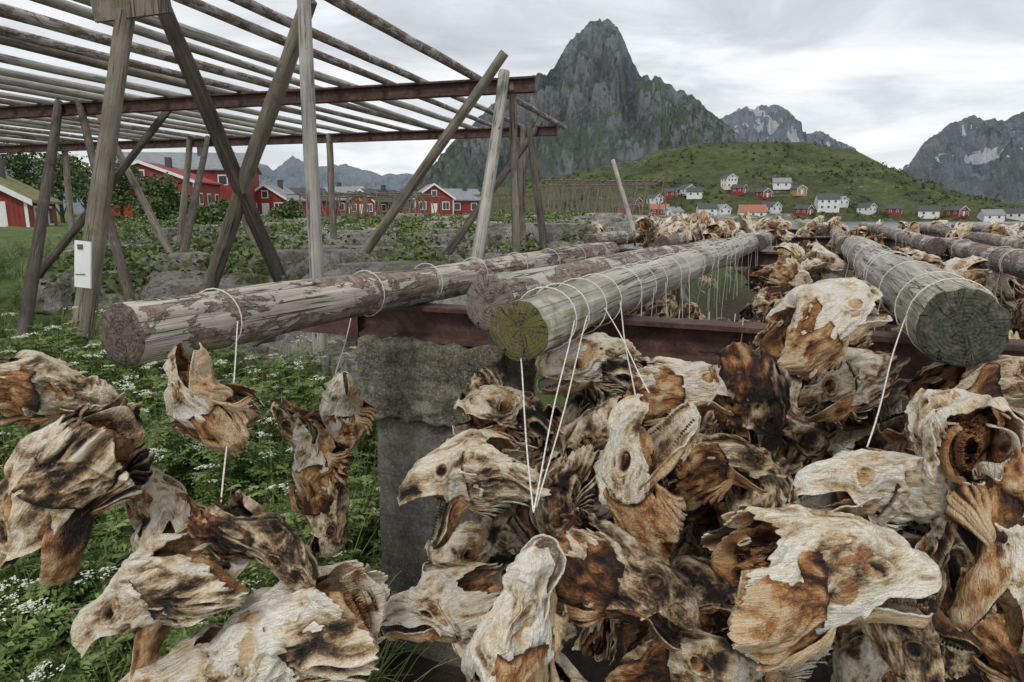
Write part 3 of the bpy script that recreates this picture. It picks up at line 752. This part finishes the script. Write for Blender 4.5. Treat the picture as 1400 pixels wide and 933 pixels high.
def mountain(name,prof,y0,wf,wb,rough,mat,nx=320,ny=130,seed=0,base=-8,pw=1.15):
    x0=prof[0][0];x1=prof[-1][0]; so=Vector((seed*13.7,seed*5.1,0)); top=max(p[1] for p in prof)
    def P0(x): return tab(x,prof,False)
    def fn(x,y):
        t=(y-y0)/wf if y<y0 else (y-y0)/wb
        at=abs(t)
        p=Vector((x,y,0))/top
        warp=fr(p*1.0+so,2.2,4)
        kk=min(1,at*2.5)
        P_=tab(x+warp*top*.25*kk,prof,False)+CAMZ+ (top*.022*fr(p*9+so,1.,3) if P0(x)>40 else 0)
        g_=max(0,1-at)**pw
        if y>y0: g_=max(0,1-at*1.6)
        wv=warp*.5
        rd=1-abs(noise.fractal(Vector((p.x*5+wv-p.y*1.2,p.y*2.2,0))+so,1.,2.0,6))*2.6
        rd=max(-1,rd)
        rd2=1-abs(noise.fractal(Vector((p.x*16,p.y*9,3))+so,.9,2.0,4))*2
        k=min(1,at*6)
        carve=(rough*top*(rd-1)*.5*k + .06*top*(rd2-1)*(.25+k))*min(1,max(0,P_)/top*1.5)*(g_*.8+.2 if g_>0 else 0)
        z=P_*g_+carve
        return max(base,z+base*(1-g_)),max(0,min(1,.5+.5*rd*.6+.25*rd2))
    return hfield(name,fn,x0,x1,y0-wf*1.02,y0+wb,nx,ny,mat)
PM=[(-480,-10),(-300,40),(-219,103),(-186,183),(-123,243),(-41,312),(51,379),(115,408),(151,456),(190,498),(215,520),(236,528),(268,524),(288,508),(306,472),(323,437),(362,379),(406,374),(469,345),(532,302),(596,253),(661,199),(790,140),(1030,70),(1300,-10)]
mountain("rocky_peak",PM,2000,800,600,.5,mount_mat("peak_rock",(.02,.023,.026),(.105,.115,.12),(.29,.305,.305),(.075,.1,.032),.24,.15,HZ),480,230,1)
PS=[(400,-10),(900,250),(1171,526),(1270,584),(1392,604),(1494,604),(1580,545),(1649,447),(1730,466),(1839,407),(1938,367),(1955,334),(2300,150),(2800,-10)]
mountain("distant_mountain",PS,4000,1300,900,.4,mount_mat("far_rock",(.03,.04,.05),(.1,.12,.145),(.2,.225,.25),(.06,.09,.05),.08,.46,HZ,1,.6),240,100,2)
PR=[(1480,-10),(1600,60),(1673,170),(1738,275),(1793,335),(1880,394),(1939,409),(2004,386),(2080,394),(2152,424),(2300,500),(2600,420),(3100,150),(3500,-10)]
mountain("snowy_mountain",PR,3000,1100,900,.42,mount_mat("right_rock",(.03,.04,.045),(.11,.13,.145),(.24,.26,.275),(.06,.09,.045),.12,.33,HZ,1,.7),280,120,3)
PL=[(-5200,-10),(-4400,380),(-3700,420),(-3300,350),(-2700,200),(-2200,330),(-1980,430),(-1800,360),(-1690,300),(-1555,400),(-1400,330),(-1180,345),(-935,270),(-730,280),(-500,200),(-100,-10)]
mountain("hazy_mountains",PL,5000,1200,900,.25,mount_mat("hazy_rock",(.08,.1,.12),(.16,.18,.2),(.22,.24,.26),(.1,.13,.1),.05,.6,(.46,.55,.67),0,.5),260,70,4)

# ------------------------------------------------------------------ houses
def house(name,x,y,z,w,d,h,rh,rot,wall,roof,storeys=1,nw=3,trim=True):
    e=empty(name); e.location=(x,y,z); e.rotation_euler=(0,0,rot)
    def mk(n,V,F,m): return mesh_obj(n,V,F,[m],None,False,e)
    V=[(-w/2,-d/2,-1),(w/2,-d/2,-1),(w/2,d/2,-1),(-w/2,d/2,-1),(-w/2,-d/2,h),(w/2,-d/2,h),(w/2,d/2,h),(-w/2,d/2,h),(0,-d/2,h+rh),(0,d/2,h+rh)]
    mk("walls",V,[(0,1,5,8,4),(2,3,7,9,6),(1,2,6,5),(3,0,4,7)],wall)
    ov=.35; t=.16; k=rh/(w/2); V=[];F=[]
    for sx in (-1,1):
        b=len(V)
        for yy in (-d/2-ov,d/2+ov):
            V+=[(0,yy,h+rh+.02),(sx*(w/2+ov),yy,h-k*ov+.02),(sx*(w/2+ov),yy,h-k*ov+.02+t),(0,yy,h+rh+.02+t)]
        F+=[(b,b+1,b+2,b+3),(b+4,b+7,b+6,b+5),(b,b+4,b+5,b+1),(b+3,b+2,b+6,b+7),(b+1,b+5,b+6,b+2)]
    mk("roof",V,F,roof)
    if trim:
        V=[];F=[]
        for sx in (-1,1):
            b=len(V); yy=-d/2-ov-.03
            V+=[(0,yy,h+rh-.12),(sx*(w/2+ov),yy,h-k*ov-.14),(sx*(w/2+ov),yy,h-k*ov+.2),(0,yy,h+rh+.22)]; F.append((b,b+1,b+2,b+3))
        mk("bargeboards",V,F,M_WHITE)
        V=[];F=[];M=[]
        for sx in (-1,1): boxdata(V,F,M,(sx*(w/2-.06),-d/2-.03,h/2),(.16,.06,h))
        mesh_obj("corner_boards",V,F,[M_WHITE],M,False,e)
    Vf=[];Ff=[];Mf=[]
    sh=h/storeys; wk=min(1,w/6)
    for s_ in range(storeys):
        zc=sh*s_+sh*.58
        for i in range(nw):
            xx=(-.5+(i+.5)/nw)*w*.9
            if s_==0 and i==nw//2 and nw>1:
                boxdata(Vf,Ff,Mf,(xx,-d/2-.03,1.05),(1.0,.06,2.1),0); continue
            boxdata(Vf,Ff,Mf,(xx,-d/2-.03,zc),(1.25*wk,.06,1.35*wk),0)
            for q in (-.27,.27): boxdata(Vf,Ff,Mf,(xx+q*wk,-d/2-.07,zc),(.45*wk,.03,1.1*wk),1)
        ns=max(2,int(d/3))
        for i in range(ns):
            yy=(-.5+(i+.5)/ns)*d*.92
            for sx in (-1,1):
                boxdata(Vf,Ff,Mf,(sx*(w/2+.03),yy,zc),(.06,1.2*wk,1.3*wk),0); boxdata(Vf,Ff,Mf,(sx*(w/2+.07),yy,zc),(.03,.95*wk,1.05*wk),1)
    if rh>1.5: boxdata(Vf,Ff,Mf,(0,-d/2-.03,h+rh*.35),(.95,.06,1.05),0); boxdata(Vf,Ff,Mf,(0,-d/2-.07,h+rh*.35),(.7,.03,.8),1)
    mesh_obj("windows_and_door",Vf,Ff,[M_WHITE,M_GLASS],Mf,False,e)
    V=[];F=[];M=[]; boxdata(V,F,M,(w*.08,d*.15,h+rh+.3),(.6,.6,1.3)); mesh_obj("chimney",V,F,[M_DROOF],M,False,e)
    return e
gz=lambda x,y: ground_h(x,y)[0]
house("red_warehouse",-43.5,93,gz(-43,93)-.1,9,17,6.4,2.2,math.radians(-84),M_RED,M_SLATE,2,2)
house("red_barn",-40.5,80,gz(-40,80)-.2,11,9,4.3,2.0,math.radians(6),M_RED,M_RED,1,3)
house("red_cabin",-31.6,42,.15,5.5,7,2.2,1.6,math.radians(22),M_RED,M_TURF,1,2)
house("red_boathouse",-34,100,.8,6,8,2.6,1.9,math.radians(0),M_RED,M_SLATE,1,3)
house("red_cottage",-31,128,.9,6.5,9,3,2.2,math.radians(60),M_RED,M_SLATE,1,3)
house("red_house",-14.0,120,1.0,6.5,8,3.0,2.2,math.radians(15),M_RED,M_SLATE,1,3)
house("red_house",-9.6,124,1.0,6,7,2.8,1.8,math.radians(-60),M_RED,M_SLATE,1,3)
house("red_house",-37,122,.9,6.5,8,2.8,2.,math.radians(-60),M_RED,M_DROOF,1,3)
house("red_house",-24,124,.9,6,8,2.6,2.,math.radians(-30),M_RED,M_DROOF,1,3)
def vh(px_ratio,y,w,kind,rot,st=1,h=3):
    x=px_ratio*y; z=max(-2.2,hill_h(x,y)); w*=.86; h*=.86
    wall,roof={'w':(M_WHITEB,M_DROOF),'ws':(M_WHITEB,M_SLATE),'wo':(M_WHITEB,M_OROOF),'r':(M_RED,M_DROOF),'ro':(M_RED,M_OROOF),'o':(M_OCH,M_DROOF)}[kind]
    house("village_house",x,y,z+.1,w,w*1.2,h*st,w*.32,math.radians(rot),wall,roof,st,3)
for a_ in [(.175,340,6,'r',40,1),(.205,345,6,'w',30,1),(.212,322,8,'ro',70,1),(.232,318,7,'ws',-60,1),(.25,350,7,'w',20,1),(.262,345,7,'w',70,1),(.28,318,8,'w',85,1),(.31,356,6.5,'w',10,2),(.325,350,6,'r',50,1),(.345,314,11,'wo',80,1),(.36,345,6,'r',20,1),(.385,354,8,'ws',75,1),(.41,345,6,'o',10,1),(.42,318,6,'r',40,1),(.452,325,9,'w',80,2),(.47,332,6,'ws',20,1),(.60,315,8,'w',60,1),(.64,318,7,'r',20,1),(.69,312,8,'ws',80,1),(.73,316,7,'w',30,1),(.16,330,7,'r',80,1),(.228,350,6,'r',60,1),(.30,318,7,'ws',20,1),(.372,322,7,'w',30,1),(.51,322,6,'w',30,1),(.55,318,6,'r',60,1)]: vh(*a_)

# ------------------------------------------------------------------ small far racks
fr_=empty("distant_drying_racks")
V=[];F=[];M=[]
def stick(a,b,r):
    a=Vector(a);b=Vector(b);d=(b-a).normalized();u=d.orthogonal().normalized();w_=d.cross(u);k=len(V)
    for q in (a,b):
        for j in range(5): t=j*2*math.pi/5; V.append(q+u*r*math.cos(t)+w_*r*math.sin(t))
    for j in range(5): F.append((k+j,k+(j+1)%5,k+5+(j+1)%5,k+5+j)); M.append(0)
R3=random.Random(9)
for (x0,x1,y0,y1,zt,nx,ny) in ((4,15,70,92,3.6,10,4),(-19,-9,62,84,2.6,8,4),(-4,3,88,98,3.,7,3)):
    for i in range(nx):
        for j in range(ny):
            x=x0+(x1-x0)*i/(nx-1)+R3.uniform(-.3,.3); y=y0+(y1-y0)*j/(ny-1); z=gz(x,y)
            stick((x-.5,y,z-.3),(x+.05,y,z+zt),.06); stick((x+.5,y,z-.3),(x-.05,y,z+zt*R3.uniform(.9,1.1)),.06)
    for j in range(ny):
        y=y0+(y1-y0)*j/(ny-1); stick((x0-1,y,gz(x0,y)+zt-.1),(x1+1,y,gz(x1,y)+zt-.1),.06)
    for i in range(nx*2): x=x0+(x1-x0)*i/(nx*2-1); stick((x,y0-1,gz(x,y0)+zt),(x,y1+1,gz(x,y1)+zt),.05)
mesh_obj("poles",V,F,[M_POST],M,False,fr_)

# ------------------------------------------------------------------ vegetation
def leafcloud(V,F,M,c,rad,n,size,Rv,mat=0,flat=.8):
    for _ in range(n):
        while True:
            d=Vector((Rv.uniform(-1,1),Rv.uniform(-1,1),Rv.uniform(-1,1)))
            if .35<d.length<1: break
        q=Vector(c)+Vector((d.x*rad,d.y*rad,d.z*rad*flat)); u=Vector((Rv.uniform(-1,1),Rv.uniform(-1,1),Rv.uniform(-.6,.6))).normalized(); w_=u.orthogonal().normalized(); w_.rotate(Quaternion(u,Rv.uniform(0,6)))
        s_=size*Rv.uniform(.6,1.3); b=len(V); V+= [q,q+u*s_*.5+w_*s_*.35,q+u*s_,q+u*s_*.5-w_*s_*.35]; F.append((b,b+1,b+2,b+3)); M.append(mat)
def tree(name,x,y,z,h,rad,n,size,seed,bush=False):
    Rv=random.Random(seed); e=empty(name); V=[];F=[];M=[]
    cl=[]
    for i in range(16 if not bush else 12):
        t=Rv.uniform(.0 if bush else .35,1); a=Rv.uniform(0,6.28); rr=rad*(1-.5*t)*Rv.uniform(.2,.9)
        cl.append(Vector((x+rr*math.cos(a),y+rr*math.sin(a),z+h*t*.85)))
    for c in cl: leafcloud(V,F,M,c,rad*Rv.uniform(.28,.5),n//len(cl),size,Rv)
    mesh_obj("foliage",V,F,[M_TREE],M,False,e)
    log("trunk",(x,y,z-.2),(x,y,z+h*.7),.03*h,.01*h,M_POSTD,M_CAPB,e,8,6)
    for c in cl[:7]: log("limb",(x,y,z+h*.25*Rv.uniform(.3,1.2)),c,.012*h,.004*h,M_POSTD,M_CAPB,e,6,3)
for i,(x,y,h,r) in enumerate([(-35,54,6,3.2),(-32,57,5.4,2.8),(-39,56,6.4,3.2),(-29.5,59,4.2,2.4),(-46,75,6,3),(-24,58,1.6,1.6),(-27,52,2,2),(-21.5,50,1.5,1.6),(-18,56,1.5,1.6),(-31,64,2.4,2)]): tree("birch_tree" if h>4 else "shrub",x,y,gz(x,y),h,r,2800,.28,i,h<4)
V=[];F=[];M=[];Rv=random.Random(77)
for i in range(900):
    y=Rv.uniform(305,428); x=Rv.uniform(.0,.72)*y; z=hill_h(x,y)
    if z<-2 or noise.noise(Vector((x*.03,y*.03,1)))<-.12: continue
    leafcloud(V,F,M,(x,y,z+.5),Rv.uniform(.6,2.0)*(1.5 if y<345 and i%4==0 else 1),26,.9,Rv)
for i in range(800):
    y=7+95*Rv.random()**1.5; x=Rv.uniform(-.62,.12)*y
    if .445*(y-2.19)-1.4<x and y<13.5: continue
    leafcloud(V,F,M,(x,y,gz(x,y)+.08),Rv.uniform(.12,.5)*(1+y*.014),90,.05+.003*y,Rv,1,.6)
mesh_obj("distant_bushes",V,F,[M_SCRUB,M_BUSH],M)
def blade(V,F,M,b,d,L,w,bend,mat):
    d=Vector(d).normalized(); sdv=d.cross(Vector((0,0,1)))
    if sdv.length<.1: sdv=Vector((1,0,0))
    sdv.normalize(); k=len(V); N=4; hz=Vector((d.x,d.y,0)); hz=hz.normalized() if hz.length>.01 else Vector((1,0,0))
    for i in range(N+1):
        t=i/N; q=Vector(b)+d*L*t+(hz*.5-Vector((0,0,.6)))*bend*L*t*t; ww=w*(1-t)**.7*.5+.0003
        V.append(q-sdv*ww);V.append(q+sdv*ww)
    for i in range(N): F.append((k+2*i,k+2*i+1,k+2*i+3,k+2*i+2)); M.append(mat)
def plant_mesh(kind,seed):
    Rv=random.Random(seed); V=[];F=[];M=[]
    if kind=="grass":
        for _ in range(46):
            a=Rv.uniform(0,6.28); r=Rv.uniform(0,.09); blade(V,F,M,(r*math.cos(a),r*math.sin(a),0),(math.cos(a)*.35,math.sin(a)*.35,1),Rv.uniform(.25,.6),.006,Rv.uniform(.1,.8),0)
    else:
        for s_ in range(5 if kind=="herb" else 3):
            a=Rv.uniform(0,6.28); lean=Rv.uniform(.05,.4); H_=Rv.uniform(.35,.62)*(1.12 if kind=="umbel" else 1); d=Vector((math.cos(a)*lean,math.sin(a)*lean,1)).normalized()
            blade(V,F,M,(0,0,0),d,H_,.006,.05,1); blade(V,F,M,(0,0,0),Vector((d.x,d.y,d.z))+Vector((.01,0,0)),H_,.006,.05,1)
            for l_ in range(9):
                t=Rv.uniform(.1,.85); b=d*H_*t; aa=Rv.uniform(0,6.28); ld=Vector((math.cos(aa),math.sin(aa),Rv.uniform(0,.7))).normalized(); LL=Rv.uniform(.06,.13)
                sdv=ld.cross(Vector((0,0,1))).normalized()
                for m_ in range(8):
                    q=b+ld*LL*(m_/7)-Vector((0,0,.04*(m_/7)**2)); sz_=.034*(1-.75*abs(m_/7-.35))
                    for sg_ in (-1,1):
                        u=(ld*.6+sdv*sg_+Vector((0,0,Rv.uniform(-.4,.4)))).normalized()*sz_; w_=ld*sz_*.26; k=len(V)
                        V+=[q,q+u*.5+w_,q+u-Vector((0,0,.006)),q+u*.5-w_]; F.append((k,k+1,k+2,k+3)); M.append(0)
            if kind=="umbel":
                top=d*H_
                for c in range(8):
                    a2=Rv.uniform(0,6.28); r2=.036*math.sqrt(Rv.random()); cc=top+Vector((r2*math.cos(a2),r2*math.sin(a2),.03-6*r2*r2))
                    blade(V,F,M,top-Vector((0,0,.02)),cc-top+Vector((0,0,.02)),.05,.002,0,1)
                    for f_ in range(8):
                        q=cc+Vector((Rv.uniform(-.01,.01),Rv.uniform(-.01,.01),Rv.uniform(-.003,.004))); s2=.0034; k=len(V)
                        V+=[q+Vector((-s2,0,Rv.uniform(-.002,.002))),q+Vector((0,-s2,0)),q+Vector((s2,0,Rv.uniform(-.002,.002))),q+Vector((0,s2,.001))]; F.append((k,k+1,k+2,k+3)); M.append(2)
            if kind in("yellow","pink"):
                top=d*H_
                for f_ in range(9):
                    aa=f_*.7; k=len(V); V+=[top,top+Vector((math.cos(aa)*.013,math.sin(aa)*.013,.004)),top+Vector((math.cos(aa+.5)*.013,math.sin(aa+.5)*.013,.004))]; F.append((k,k+1,k+2)); M.append(2)
    me=bpy.data.meshes.new(kind); me.from_pydata([tuple(v) for v in V],[],F)
    for m in ([M_GRASS if kind=="grass" else M_LEAF,M_STEM,{"yellow":M_YEL,"pink":M_PINK}.get(kind,M_PETAL)]): me.materials.append(m)
    me.polygons.foreach_set("material_index",M); return me
PLM={k:[plant_mesh(k,i*7+len(k)) for i in range(3)] for k in ("grass","herb","umbel","yellow","pink")}
mead=empty("meadow_plants"); Rv=random.Random(31)
def pl(kind,x,y,sc):
    o=link(bpy.data.objects.new(kind,Rv.choice(PLM[kind])),mead); o.location=(x,y,gz(x,y)-.02); o.rotation_euler=(Rv.uniform(-.15,.15),Rv.uniform(-.15,.15),Rv.uniform(0,6.28)); o.scale=(sc,)*3
for i in range(1450):
    y=Rv.uniform(1.2,4.4); x=Rv.uniform(-3.4,-.15)
    if abs(x-pc.x)<.34 and abs(y-pc.y)<.28: continue
    if x>-.5 and y<2.2: continue
    um=2.4 if noise.noise(Vector((x*1.6,y*1.6,4)))>-.05 else .3
    k=Rv.choices(["grass","herb","umbel","yellow","pink"],[7,3.6,um,.35,.15])[0]
    pl(k,x,y,Rv.uniform(.75,1.25)*(1-.35*sm(3.2,4.4,y)*sm(-2.6,-1.8,x)))
for i in range(1300):
    y=4+16*Rv.random()**1.5; x=Rv.uniform(-.85,.0)*y-.2
    h,a,_=ground_h(x,y)
    if a>.5 and Rv.random()<.6: continue
    pl(Rv.choices(["grass","herb","umbel"],[6,3,.4])[0],x,y,Rv.uniform(.3,.7))

# ------------------------------------------------------------------ world, light, camera
w=bpy.data.worlds.new("World"); SC.world=w; w.use_nodes=True; nt=w.node_tree; bg=nt.nodes["Background"]
class WN(NT):
    def __init__(s,t): s.t=t
k=WN(nt)
sky=k.n("TexSky",sky_type='NISHITA',sun_disc=False,sun_elevation=math.radians(50),sun_rotation=math.radians(200))
g=k.n("TexCoord").outputs["Generated"]; sx=k.n("SeparateXYZ"); k.l(g,sx.inputs[0])
zz=k.math("MAXIMUM",k.math("ADD",sx.outputs[2],.16),.03); cb=k.n("CombineXYZ"); k.l(k.math("DIVIDE",sx.outputs[0],zz),cb.inputs[0]); k.l(k.math("DIVIDE",sx.outputs[1],zz),cb.inputs[1])
n=k.noise(k.mapping(cb.outputs[0],(1.1,1.3,1),(3.1,1.7,0)),1.1,7,.56,.5); n2=k.noise(k.mapping(cb.outputs[0],(.4,.5,1),(1,5,0)),.8,4,.5,.3)
t=k.math("ADD",k.math("MULTIPLY",n,.65),k.math("MULTIPLY",n2,.35))
cl=k.ramp(t,[(.36,(.5,.52,.55)),(.46,(.64,.66,.69)),(.53,(.82,.84,.86)),(.62,(1.0,1.0,1.0))])
hzn=k.math("SUBTRACT",1.0,k.math("MULTIPLY",k.math("MAXIMUM",sx.outputs[2],0.0),5.0),True)
cl=k.mix(k.math("MULTIPLY",hzn,.5),cl,(.88,.9,.92))
skm=k.mix(1.0,sky.outputs[0],(.09,.09,.09),"MULTIPLY")
k.l(k.mix(.9,skm,cl),bg.inputs[0]); bg.inputs[1].default_value=1.15
l=bpy.data.lights.new("sun","SUN"); l.energy=1.5; l.angle=math.radians(12); l.color=(1,.95,.88); lo=link(bpy.data.objects.new("sun",l))
az=math.radians(200); el=math.radians(50); sd=Vector((math.sin(az)*math.cos(el),math.cos(az)*math.cos(el),math.sin(el))); lo.rotation_mode='QUATERNION'; lo.rotation_quaternion=sd.to_track_quat('Z','Y')
cam=bpy.data.cameras.new("camera"); co=link(bpy.data.objects.new("camera",cam)); co.location=(0,0,CAMZ); co.rotation_euler=(math.pi/2-math.atan(176/933),0,0)
cam.sensor_width=36; cam.lens=36*933/1400; cam.clip_start=.05; cam.clip_end=20000
SC.camera=co
SC.view_settings.view_transform='Standard'; SC.view_settings.look='None'; SC.view_settings.exposure=0
